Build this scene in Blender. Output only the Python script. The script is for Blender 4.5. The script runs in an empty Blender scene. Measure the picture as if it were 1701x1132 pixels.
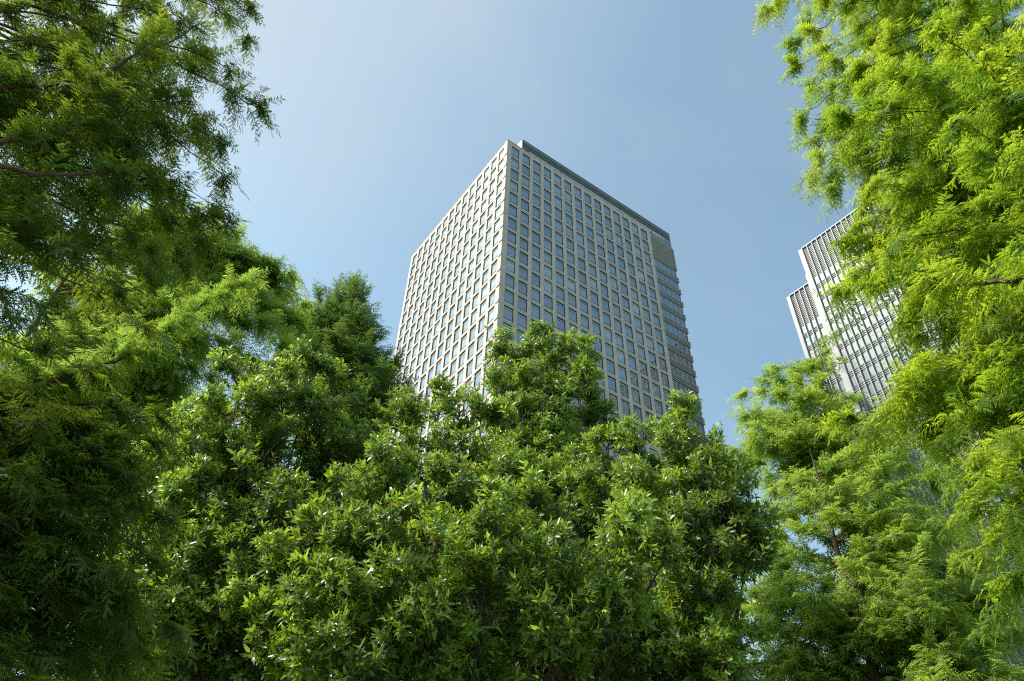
import bpy, math, random
import numpy as np
from mathutils import Matrix, Vector

random.seed(7)
RNG = np.random.default_rng(11)
sc = bpy.context.scene
col = sc.collection
PI = math.pi

# ------------------------------------------------------------------ camera
FOC, PITCH, ROLL, CAMH = 1218.46, 0.7377, 0.0376, 1.6
W_, H_ = 1701.0, 1132.0
fwd = np.array([0, math.cos(PITCH), math.sin(PITCH)])
up0 = np.array([0, -math.sin(PITCH), math.cos(PITCH)])
rt0 = np.array([1.0, 0, 0])
crt = math.cos(ROLL) * rt0 + math.sin(ROLL) * up0
cup = -math.sin(ROLL) * rt0 + math.cos(ROLL) * up0
cam_d = bpy.data.cameras.new('camera')
cam_d.sensor_width = 36.0
cam_d.lens = FOC / W_ * 36.0
cam_d.clip_start = 0.05
cam_d.clip_end = 6000
cam = bpy.data.objects.new('camera', cam_d)
col.objects.link(cam)
M = Matrix.Identity(4)
for i in range(3):
    M[i][0], M[i][1], M[i][2] = crt[i], cup[i], -fwd[i]
M[2][3] = CAMH
cam.matrix_world = M
sc.camera = cam


def at(px, py, dist):
    """point seen at photo pixel (px, py), dist metres away measured along the ground"""
    d = (px - W_ / 2) / FOC * crt - (py - H_ / 2) / FOC * cup + fwd
    d = d / math.hypot(d[0], d[1]) * dist
    return np.array([d[0], d[1], d[2] + CAMH])


def pix(p):
    q = np.asarray(p) - [0, 0, CAMH]
    z = q @ fwd
    return W_ / 2 + FOC * (q @ crt) / z, H_ / 2 - FOC * (q @ cup) / z


# ------------------------------------------------------------------ light
SUN_EL, SUN_BEAR = math.radians(49), math.radians(-100)
sd = np.array([math.sin(SUN_BEAR) * math.cos(SUN_EL), math.cos(SUN_BEAR) * math.cos(SUN_EL), math.sin(SUN_EL)])
sl = bpy.data.lights.new('sun', 'SUN')
sl.energy = 5.0
sl.angle = math.radians(0.53)
sl.color = (1.0, 0.95, 0.86)
so = bpy.data.objects.new('sun', sl)
col.objects.link(so)
so.rotation_euler = Vector(sd).to_track_quat('Z', 'Y').to_euler()
so.location = (0, 0, 60)

world = bpy.data.worlds.new('World')
sc.world = world
world.use_nodes = True
nt = world.node_tree
nt.nodes.clear()
wo = nt.nodes.new('ShaderNodeOutputWorld')
bg = nt.nodes.new('ShaderNodeBackground')
sky = nt.nodes.new('ShaderNodeTexSky')
sky.sky_type = 'NISHITA'
sky.sun_disc = False
sky.sun_elevation = SUN_EL
sky.sun_rotation = SUN_BEAR
sky.altitude = 0
sky.air_density = 1.0
sky.dust_density = 1.5
sky.ozone_density = 1.0
bg.inputs[1].default_value = 0.12
# thin, barely visible high haze
tc = nt.nodes.new('ShaderNodeTexCoord')
nz = nt.nodes.new('ShaderNodeTexNoise')
nz.inputs['Scale'].default_value = 2.6
nz.inputs['Detail'].default_value = 5
nz.inputs['Roughness'].default_value = 0.55
cr = nt.nodes.new('ShaderNodeMapRange')
cr.inputs['From Min'].default_value = 0.42
cr.inputs['From Max'].default_value = 0.80
cr.inputs['To Min'].default_value = 0.0
cr.inputs['To Max'].default_value = 0.3
mx = nt.nodes.new('ShaderNodeMix')
mx.data_type = 'RGBA'
mx.inputs['B'].default_value = (5.0, 5.7, 6.4, 1)
nt.links.new(tc.outputs['Generated'], nz.inputs['Vector'])
nt.links.new(nz.outputs['Fac'], cr.inputs['Value'])
# a soft veil of cirrus high over the tower, thinning outwards
vd = nt.nodes.new('ShaderNodeVectorMath')
vd.operation = 'DOT_PRODUCT'
ve, vb = math.radians(66), math.radians(-32)
vd.inputs[1].default_value = (math.sin(vb) * math.cos(ve), math.cos(vb) * math.cos(ve), math.sin(ve))
vr = nt.nodes.new('ShaderNodeMapRange')
vr.interpolation_type = 'SMOOTHSTEP'
vr.inputs['From Min'].default_value = math.cos(math.radians(24))
vr.inputs['From Max'].default_value = 1.0
vr.inputs['To Min'].default_value = 0.0
vr.inputs['To Max'].default_value = 0.8
nt.links.new(tc.outputs['Generated'], vd.inputs[0])
nt.links.new(vd.outputs['Value'], vr.inputs['Value'])
vn = nt.nodes.new('ShaderNodeTexNoise')
vn.inputs['Scale'].default_value = 5.5
vn.inputs['Detail'].default_value = 6
vn.inputs['Roughness'].default_value = 0.6
nt.links.new(tc.outputs['Generated'], vn.inputs['Vector'])
vm = nt.nodes.new('ShaderNodeMath')
vm.operation = 'MULTIPLY'
nt.links.new(vr.outputs['Result'], vm.inputs[0])
nt.links.new(vn.outputs['Fac'], vm.inputs[1])
va = nt.nodes.new('ShaderNodeMath')
va.operation = 'ADD'
va.use_clamp = True
nt.links.new(vm.outputs[0], va.inputs[0])
nt.links.new(cr.outputs['Result'], va.inputs[1])
nt.links.new(va.outputs[0], mx.inputs['Factor'])
gain = nt.nodes.new('ShaderNodeMix')           # bright summer exposure, a little less violet
gain.data_type = 'RGBA'
gain.blend_type = 'MULTIPLY'
gain.inputs['Factor'].default_value = 1
gain.inputs['B'].default_value = (2.52, 2.68, 2.16, 1)
nt.links.new(sky.outputs[0], gain.inputs['A'])
nt.links.new(gain.outputs['Result'], mx.inputs['A'])
sxyz = nt.nodes.new('ShaderNodeSeparateXYZ')     # low sky darkened to cut fill light, standing in for the surrounding city
hz = nt.nodes.new('ShaderNodeMapRange')
hz.inputs['From Min'].default_value = 0.0
hz.inputs['From Max'].default_value = 0.24
hz.inputs['To Min'].default_value = 0.28
hz.inputs['To Max'].default_value = 1.0
dim = nt.nodes.new('ShaderNodeMix')
dim.data_type = 'RGBA'
dim.blend_type = 'MULTIPLY'
dim.inputs['Factor'].default_value = 1
nt.links.new(tc.outputs['Generated'], sxyz.inputs[0])
nt.links.new(sxyz.outputs[2], hz.inputs['Value'])
nt.links.new(mx.outputs['Result'], dim.inputs['A'])
nt.links.new(hz.outputs['Result'], dim.inputs['B'])
nt.links.new(dim.outputs['Result'], bg.inputs[0])
nt.links.new(bg.outputs[0], wo.inputs[0])

sc.view_settings.view_transform = 'Standard'
sc.view_settings.look = 'None'
sc.view_settings.exposure = 0
sc.render.engine = 'CYCLES'
sc.cycles.max_bounces = 7
sc.cycles.diffuse_bounces = 2
sc.cycles.glossy_bounces = 3
sc.cycles.transmission_bounces = 5
sc.cycles.caustics_reflective = False
sc.cycles.caustics_refractive = False
sc.cycles.sample_clamp_indirect = 4
sc.cycles.use_denoising = False
sc.cycles.pixel_filter_type = 'BLACKMAN_HARRIS'
sc.cycles.filter_width = 1.15


# ------------------------------------------------------------------ materials
def mat(name):
    m = bpy.data.materials.new(name)
    m.use_nodes = True
    t = m.node_tree
    b = t.nodes['Principled BSDF']
    return m, t, b


def nd(t, kind, **kw):
    n = t.nodes.new(kind)
    for k, v in kw.items():
        setattr(n, k, v)
    return n


def ramp(t, stops):
    r = t.nodes.new('ShaderNodeValToRGB')
    e = r.color_ramp.elements
    while len(e) < len(stops):
        e.new(0.5)
    for el, (p, c) in zip(e, stops):
        el.position = p
        el.color = (*c, 1)
    return r


def leaf_mat(name, dark, mid, light, t_dark, t_light, rough, spec, trans, clump=0.9):
    """leaf: reflecting blade mixed with light passing through; colour varies per leaf and per clump"""
    m, t, b = mat(name)
    at_ = nd(t, 'ShaderNodeAttribute', attribute_name='tint')
    geo = nd(t, 'ShaderNodeNewGeometry')
    nz = nd(t, 'ShaderNodeTexNoise')
    nz.inputs['Scale'].default_value = clump
    nz.inputs['Detail'].default_value = 3
    t.links.new(geo.outputs['Position'], nz.inputs['Vector'])
    ad = nd(t, 'ShaderNodeMath', operation='MULTIPLY_ADD')
    ad.inputs[1].default_value = 0.7
    t.links.new(at_.outputs['Fac'], ad.inputs[0])
    mr = nd(t, 'ShaderNodeMapRange')
    mr.inputs['From Min'].default_value = 0.3
    mr.inputs['From Max'].default_value = 0.7
    mr.inputs['To Min'].default_value = -0.05
    mr.inputs['To Max'].default_value = 0.35
    t.links.new(nz.outputs['Fac'], mr.inputs['Value'])
    t.links.new(mr.outputs['Result'], ad.inputs[2])
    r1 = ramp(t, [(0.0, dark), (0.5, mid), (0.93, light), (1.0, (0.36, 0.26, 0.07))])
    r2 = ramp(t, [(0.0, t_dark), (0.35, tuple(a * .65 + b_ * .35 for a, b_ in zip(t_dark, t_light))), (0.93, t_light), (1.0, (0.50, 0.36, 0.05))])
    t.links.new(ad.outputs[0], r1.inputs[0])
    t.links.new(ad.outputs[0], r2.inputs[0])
    t.links.new(r1.outputs[0], b.inputs['Base Color'])
    b.inputs['Roughness'].default_value = rough
    b.inputs['Specular IOR Level'].default_value = spec
    tr = nd(t, 'ShaderNodeBsdfTranslucent')
    t.links.new(r2.outputs[0], tr.inputs['Color'])
    mix = nd(t, 'ShaderNodeMixShader')
    mix.inputs[0].default_value = trans
    t.links.new(b.outputs[0], mix.inputs[1])
    t.links.new(tr.outputs[0], mix.inputs[2])
    t.links.new(mix.outputs[0], t.nodes['Material Output'].inputs[0])
    return m


def simple(name, c, rough=0.6, spec=0.4, noise=0.12, scale=0.6, metal=0.0):
    m, t, b = mat(name)
    geo = nd(t, 'ShaderNodeTexCoord')
    nz = nd(t, 'ShaderNodeTexNoise')
    nz.inputs['Scale'].default_value = scale
    nz.inputs['Detail'].default_value = 6
    t.links.new(geo.outputs['Object'], nz.inputs['Vector'])
    lo = tuple(x * (1 - noise) for x in c)
    hi = tuple(min(1, x * (1 + noise)) for x in c)
    r = ramp(t, [(0.3, lo), (0.7, hi)])
    t.links.new(nz.outputs['Fac'], r.inputs[0])
    t.links.new(r.outputs[0], b.inputs['Base Color'])
    b.inputs['Roughness'].default_value = rough
    b.inputs['Specular IOR Level'].default_value = spec
    b.inputs['Metallic'].default_value = metal
    return m


def stone_mat():
    m, t, b = mat('pale_limestone')
    tcn = nd(t, 'ShaderNodeTexCoord')
    # panel joints: each cladding slab has its own slight tone
    br = nd(t, 'ShaderNodeTexBrick')
    br.offset = 0.0
    br.inputs['Scale'].default_value = 1.0
    br.inputs['Brick Width'].default_value = 1.5
    br.inputs['Row Height'].default_value = 2.1
    br.inputs['Mortar Size'].default_value = 0.022
    br.inputs['Mortar Smooth'].default_value = 0.1
    br.inputs['Color1'].default_value = (0.68, 0.57, 0.52, 1)
    br.inputs['Color2'].default_value = (0.76, 0.64, 0.585, 1)
    br.inputs['Mortar'].default_value = (0.34, 0.31, 0.28, 1)
    sx = nd(t, 'ShaderNodeSeparateXYZ')
    cx = nd(t, 'ShaderNodeCombineXYZ')
    ad = nd(t, 'ShaderNodeMath', operation='ADD')
    t.links.new(tcn.outputs['Object'], sx.inputs[0])
    t.links.new(sx.outputs[0], ad.inputs[0])
    t.links.new(sx.outputs[1], ad.inputs[1])
    t.links.new(ad.outputs[0], cx.inputs[0])
    t.links.new(sx.outputs[2], cx.inputs[1])
    t.links.new(cx.outputs[0], br.inputs['Vector'])
    nz = nd(t, 'ShaderNodeTexNoise')
    nz.inputs['Scale'].default_value = 1.0
    nz.inputs['Detail'].default_value = 6
    nz.inputs['Roughness'].default_value = 0.65
    mp = nd(t, 'ShaderNodeMapping')
    mp.inputs['Scale'].default_value = (0.9, 0.9, 0.05)
    t.links.new(tcn.outputs['Object'], mp.inputs[0])
    t.links.new(mp.outputs[0], nz.inputs['Vector'])
    r = ramp(t, [(0.30, (0.80, 0.79, 0.78)), (0.62, (1.0, 1.0, 1.0))])
    t.links.new(nz.outputs['Fac'], r.inputs[0])
    mu = nd(t, 'ShaderNodeMix', data_type='RGBA', blend_type='MULTIPLY')
    mu.inputs['Factor'].default_value = 1
    t.links.new(br.outputs['Color'], mu.inputs['A'])
    t.links.new(r.outputs[0], mu.inputs['B'])
    t.links.new(mu.outputs['Result'], b.inputs['Base Color'])
    b.inputs['Roughness'].default_value = 0.75
    b.inputs['Specular IOR Level'].default_value = 0.3
    return m


def glass_mat(name, c_dark, c_light, mirror=0.3, tintg=(0.75, 0.9, 1.0), wav=0.02, src='object', wscale=.55):
    """coated office glass: dim interior under a partly mirroring, slightly uneven sheet"""
    m, t, b = mat(name)
    if src == 'object':
        rn = nd(t, 'ShaderNodeObjectInfo').outputs['Random']
    else:
        rn = nd(t, 'ShaderNodeAttribute', attribute_name='tint').outputs['Fac']
    r = ramp(t, [(0.0, c_dark), (0.75, tuple((a + d) / 2 for a, d in zip(c_dark, c_light))), (1.0, c_light)])
    t.links.new(rn, r.inputs[0])
    t.links.new(r.outputs[0], b.inputs['Base Color'])
    b.inputs['Roughness'].default_value = 0.4
    gl = nd(t, 'ShaderNodeBsdfGlossy')
    gl.inputs['Color'].default_value = (*tintg, 1)
    gl.inputs['Roughness'].default_value = 0.015
    geo = nd(t, 'ShaderNodeNewGeometry')
    nz = nd(t, 'ShaderNodeTexNoise')
    nz.inputs['Scale'].default_value = wscale
    nz.inputs['Detail'].default_value = 1
    t.links.new(geo.outputs['Position'], nz.inputs['Vector'])
    bm = nd(t, 'ShaderNodeBump')
    bm.inputs['Strength'].default_value = 0.35
    bm.inputs['Distance'].default_value = wav
    t.links.new(nz.outputs['Fac'], bm.inputs['Height'])
    t.links.new(bm.outputs[0], gl.inputs['Normal'])
    fr = nd(t, 'ShaderNodeFresnel')
    fr.inputs['IOR'].default_value = 1.5
    ad = nd(t, 'ShaderNodeMath', operation='ADD', use_clamp=True)
    ad.inputs[1].default_value = mirror
    t.links.new(fr.outputs[0], ad.inputs[0])
    mix = nd(t, 'ShaderNodeMixShader')
    t.links.new(ad.outputs[0], mix.inputs[0])
    t.links.new(b.outputs[0], mix.inputs[1])
    t.links.new(gl.outputs[0], mix.inputs[2])
    t.links.new(mix.outputs[0], t.nodes['Material Output'].inputs[0])
    return m


def bark_mat(name, c):
    m, t, b = mat(name)
    tcn = nd(t, 'ShaderNodeTexCoord')
    mp = nd(t, 'ShaderNodeMapping')
    mp.inputs['Scale'].default_value = (14, 14, 2.2)
    nz = nd(t, 'ShaderNodeTexNoise')
    nz.inputs['Scale'].default_value = 1.5
    nz.inputs['Detail'].default_value = 7
    t.links.new(tcn.outputs['Object'], mp.inputs[0])
    t.links.new(mp.outputs[0], nz.inputs['Vector'])
    r = ramp(t, [(0.3, tuple(x * 0.45 for x in c)), (0.7, tuple(x * 1.4 for x in c))])
    t.links.new(nz.outputs['Fac'], r.inputs[0])
    t.links.new(r.outputs[0], b.inputs['Base Color'])
    bm = nd(t, 'ShaderNodeBump')
    bm.inputs['Strength'].default_value = 0.7
    bm.inputs['Distance'].default_value = 0.02
    t.links.new(nz.outputs['Fac'], bm.inputs['Height'])
    t.links.new(bm.outputs[0], b.inputs['Normal'])
    b.inputs['Roughness'].default_value = 0.9
    return m


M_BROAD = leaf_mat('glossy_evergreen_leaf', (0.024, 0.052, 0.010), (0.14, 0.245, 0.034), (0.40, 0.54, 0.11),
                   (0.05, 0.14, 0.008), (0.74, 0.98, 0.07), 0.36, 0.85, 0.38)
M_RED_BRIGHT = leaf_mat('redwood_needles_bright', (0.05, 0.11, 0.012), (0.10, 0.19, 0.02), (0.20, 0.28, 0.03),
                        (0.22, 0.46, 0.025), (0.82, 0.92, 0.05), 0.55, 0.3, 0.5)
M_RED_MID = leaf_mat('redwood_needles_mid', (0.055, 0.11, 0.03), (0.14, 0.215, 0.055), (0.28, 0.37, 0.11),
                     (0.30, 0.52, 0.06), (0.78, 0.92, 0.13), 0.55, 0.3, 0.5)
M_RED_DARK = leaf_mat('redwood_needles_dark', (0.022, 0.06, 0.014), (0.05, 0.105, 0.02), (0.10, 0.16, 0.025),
                      (0.14, 0.30, 0.02), (0.52, 0.60, 0.035), 0.50, 0.35, 0.40)  # darker needle copy: shade of the backlit left crowns put into colour
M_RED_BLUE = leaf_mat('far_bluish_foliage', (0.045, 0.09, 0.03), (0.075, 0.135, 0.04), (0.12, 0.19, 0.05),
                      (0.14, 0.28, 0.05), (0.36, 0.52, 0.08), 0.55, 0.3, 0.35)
M_BARK_R = bark_mat('red_brown_bark', (0.13, 0.075, 0.05))
M_BARK_B = bark_mat('grey_brown_bark', (0.085, 0.07, 0.055))
M_STONE = stone_mat()
M_GLASS = glass_mat('office_window_glass', (0.008, 0.022, 0.036), (0.24, 0.29, 0.30), 0.24)
M_GLASS_S = glass_mat('office_window_glass_field', (0.008, 0.022, 0.036), (0.24, 0.29, 0.30), 0.24, src='tint')
M_BLIND = glass_mat('blind_behind_glass', (0.08, 0.105, 0.12), (0.46, 0.47, 0.45), 0.16)
M_BLIND_S = glass_mat('blind_behind_glass_field', (0.08, 0.105, 0.12), (0.46, 0.47, 0.45), 0.16, src='tint')
M_BAY = glass_mat('glass_bay', (0.02, 0.04, 0.055), (0.05, 0.08, 0.10), 0.2, src='tint')
M_GREEN = glass_mat('green_office_glass', (0.025, 0.075, 0.085), (0.10, 0.19, 0.20), 0.05, (0.30, 0.50, 0.52))
M_GREEN_S = glass_mat('green_office_glass_field', (0.025, 0.075, 0.085), (0.10, 0.19, 0.20), 0.05, (0.30, 0.50, 0.52), src='tint')
M_FRAME = simple('window_frame_metal', (0.42, 0.43, 0.43), 0.4, 0.5)
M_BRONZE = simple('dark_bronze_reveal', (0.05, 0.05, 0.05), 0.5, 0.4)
M_SLAT = simple('bronze_grey_louvre', (0.54, 0.47, 0.42), 0.5, 0.4)
M_TEAL = simple('teal_grey_screen', (0.23, 0.27, 0.30), 0.4, 0.5)
M_WHITE = simple('white_plaster', (0.80, 0.79, 0.77), 0.7, 0.3, 0.05)
M_BAND = simple('pale_band', (0.62, 0.62, 0.60), 0.7, 0.3, 0.1)
M_DARK = simple('dark_recess', (0.03, 0.032, 0.035), 0.7, 0.2)
M_SHADE = simple('grey_spandrel', (0.10, 0.12, 0.13), 0.5, 0.4)
M_FIN = simple('pale_rose_fin', (0.37, 0.365, 0.385), 0.5, 0.4, 0.08)
M_PALELOUVRE = simple('pale_louvre', (0.30, 0.31, 0.32), 0.5, 0.4, 0.08)
M_LAMP = simple('ceiling_lamp_panel', (0.85, 0.85, 0.82), 0.5)


# ------------------------------------------------------------------ mesh helpers
def build(name, V, F, m, parent=None, tint=None, mids=None, flat=True):
    """V (n,3); F (k,3) or (k,4) index array, or a list of such arrays"""
    if not isinstance(F, list):
        F = [F]
    F = [np.asarray(f, dtype=np.int32) for f in F if len(f)]
    V = np.asarray(V, dtype=np.float32)
    me = bpy.data.meshes.new(name)
    me.vertices.add(len(V))
    me.vertices.foreach_set('co', V.ravel())
    loops = np.concatenate([f.ravel() for f in F])
    cnt = np.concatenate([np.full(len(f), f.shape[1], dtype=np.int32) for f in F])
    me.loops.add(len(loops))
    me.loops.foreach_set('vertex_index', loops)
    me.polygons.add(len(cnt))
    st = np.concatenate([[0], np.cumsum(cnt)[:-1]]).astype(np.int32)
    me.polygons.foreach_set('loop_start', st)
    me.polygons.foreach_set('loop_total', cnt)
    if not isinstance(m, (list, tuple)):
        m = [m]
    for k in m:
        me.materials.append(k)
    if mids is not None:
        me.polygons.foreach_set('material_index', np.asarray(mids, dtype=np.int32))
    me.polygons.foreach_set('use_smooth', np.full(len(cnt), not flat, dtype=bool))
    me.update(calc_edges=True)
    if tint is not None:
        a = me.attributes.new('tint', 'FLOAT', 'FACE')
        a.data.foreach_set('value', np.asarray(tint, dtype=np.float32))
    o = bpy.data.objects.new(name, me)
    col.objects.link(o)
    o.parent = parent
    return o


def empty(name, loc, label, cat, rz=0.0, group=None):
    o = bpy.data.objects.new(name, None)
    col.objects.link(o)
    o.empty_display_size = 0.5
    o.location = loc
    o.rotation_euler = (0, 0, rz)
    o['label'] = label
    o['category'] = cat
    if group:
        o['group'] = group
    return o


BOXF = np.array([[0, 3, 2, 1], [4, 5, 6, 7], [0, 1, 5, 4], [1, 2, 6, 5], [2, 3, 7, 6], [3, 0, 4, 7]])


class Boxes:
    def __init__(self):
        self.V, self.F, self.n, self.mi, self.ti = [], [], 0, [], []

    def box(self, x0, x1, y0, y1, z0, z1, mi=0, tint=0.5):
        self.V.append(np.array([[x0, y0, z0], [x1, y0, z0], [x1, y1, z0], [x0, y1, z0],
                                [x0, y0, z1], [x1, y0, z1], [x1, y1, z1], [x0, y1, z1]], dtype=float))
        self.F.append(BOXF + self.n)
        self.n += 8
        self.mi += [mi] * 6
        self.ti += [tint] * 6

    def quad(self, a, b, c, d, mi=0, tint=0.5):
        self.V.append(np.array([a, b, c, d], dtype=float))
        self.F.append(np.array([[0, 1, 2, 3]]) + self.n)
        self.n += 4
        self.mi.append(mi)
        self.ti.append(tint)

    def build(self, name, m, parent=None):
        return build(name, np.concatenate(self.V), np.concatenate(self.F), m, parent, self.ti, self.mi)


class Tubes:
    def __init__(self):
        self.V, self.F, self.n = [], [], 0

    def add(self, P, R, k=6):
        P = np.asarray(P, float)
        n = len(P)
        R = np.broadcast_to(np.asarray(R, float), (n,))
        T = np.gradient(P, axis=0)
        T /= np.linalg.norm(T, axis=1)[:, None] + 1e-9
        ref = np.array([0.31, 0.52, 0.79]) if abs(T[0] @ [0.31, 0.52, 0.79]) < 0.9 else np.array([1.0, 0, 0])
        A = np.cross(T, ref)
        A /= np.linalg.norm(A, axis=1)[:, None] + 1e-9
        B = np.cross(T, A)
        an = np.arange(k) / k * 2 * PI
        ring = P[:, None, :] + R[:, None, None] * (np.cos(an)[None, :, None] * A[:, None, :] + np.sin(an)[None, :, None] * B[:, None, :])
        self.V.append(ring.reshape(-1, 3))
        i = np.arange(n - 1)[:, None] * k
        j = np.arange(k)[None, :]
        j2 = (j + 1) % k
        f = np.stack([i + j, i + j2, i + k + j2, i + k + j], -1).reshape(-1, 4)
        self.F.append(f + self.n)
        self.n += n * k

    def sticks(self, A, B, r):
        """many thin three-sided twigs from A (n,3) to B (n,3)"""
        n = len(A)
        if n == 0:
            return
        T = B - A
        T /= np.linalg.norm(T, axis=1)[:, None] + 1e-9
        X = np.cross(T, [0.3, 0.5, 0.81])
        X /= np.linalg.norm(X, axis=1)[:, None] + 1e-9
        Y = np.cross(T, X)
        vs = []
        for P, rr in ((A, r), (B, r * 0.45)):
            for a in (0, 2.094, 4.189):
                vs.append(P + rr * (math.cos(a) * X + math.sin(a) * Y))
        V = np.stack(vs, 1).reshape(-1, 3)
        base = np.arange(n)[:, None, None] * 6
        f = np.array([[0, 1, 4, 3], [1, 2, 5, 4], [2, 0, 3, 5]])[None] + base
        self.V.append(V)
        self.F.append(f.reshape(-1, 4) + self.n)
        self.n += len(V)

    def build(self, name, m, parent=None):
        o = build(name, np.concatenate(self.V), np.concatenate(self.F), m, parent)
        o.data.polygons.foreach_set('use_smooth', np.ones(len(o.data.polygons), dtype=bool))
        return o


def unit(v):
    return v / (np.linalg.norm(v, axis=-1, keepdims=True) + 1e-9)


def place(Tv, Tf, O, X, N, S):
    """copies of one leaf template: along X, facing N, scale S -> vertices, triangles"""
    X = unit(X)
    Y = unit(np.cross(N, X))
    Z = np.cross(X, Y)
    S = np.broadcast_to(np.asarray(S, float), (len(O),))
    V = (Tv[None, :, 0, None] * X[:, None, :] + Tv[None, :, 1, None] * Y[:, None, :] + Tv[None, :, 2, None] * Z[:, None, :])
    V = V * S[:, None, None] + O[:, None, :]
    F = Tf[None] + (np.arange(len(O)) * len(Tv))[:, None, None]
    return V.reshape(-1, 3), F.reshape(-1, 3)


# one broad leaf: folded along the midrib, tip bent down
def leaf_template(w, bend, fold):
    v = np.array([[0, 0, 0], [.38, 0, 0.0], [.72, 0, -bend * .35], [1, 0, -bend],
                  [.34, w, fold], [.70, w * .78, fold * .8 - bend * .4],
                  [.34, -w, fold], [.70, -w * .78, fold * .8 - bend * .4]])
    f = np.array([[0, 1, 4], [1, 2, 5], [1, 5, 4], [2, 3, 5], [0, 6, 1], [1, 6, 7], [1, 7, 2], [2, 7, 3]])
    return v, f


LEAVES = [leaf_template(.15, .10, .05), leaf_template(.17, .18, .07), leaf_template(.135, .02, .03), leaf_template(.155, .28, .06)]


# one redwood spray: a thin rib with paired soft needles
def spray_template(n, wid, droop, rng):
    v, f = [], []
    v += [[0, -.006, 0], [0, .006, 0], [1, 0, -droop]]
    f.append([0, 1, 2])
    for i in range(n):
        x = 0.06 + 0.86 * i / (n - 1)
        prof = wid * (0.55 + 0.45 * math.sin(PI * min(1, (x + 0.12) * .95))) * (1 if x < .7 else 1 - (x - .7) * 1.6)
        z = -droop * x * x
        for s in (-1, 1):
            k = len(v)
            dx = .16 + .05 * rng.random()
            hb = .46 / n
            v += [[x - hb, 0, z], [x + hb * 1.3, 0, z], [x + dx, s * prof, z - .05 * rng.random() - .02]]
            f.append([k, k + 1, k + 2] if s > 0 else [k + 1, k, k + 2])
    return np.array(v), np.array(f)


SPRAY_FINE = [spray_template(5, .19, d, RNG) for d in (.05, .16, .28)]
SPRAY_FAR = [spray_template(4, .21, d, RNG) for d in (.05, .16, .28)]


def rand_dirs(n, rng):
    return unit(rng.normal(size=(n, 3)))


# ------------------------------------------------------------------ trees
def bez(p0, p1, p2, n):
    t = np.linspace(0, 1, n)[:, None]
    return (1 - t) ** 2 * p0 + 2 * t * (1 - t) * p1 + t * t * p2


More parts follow.
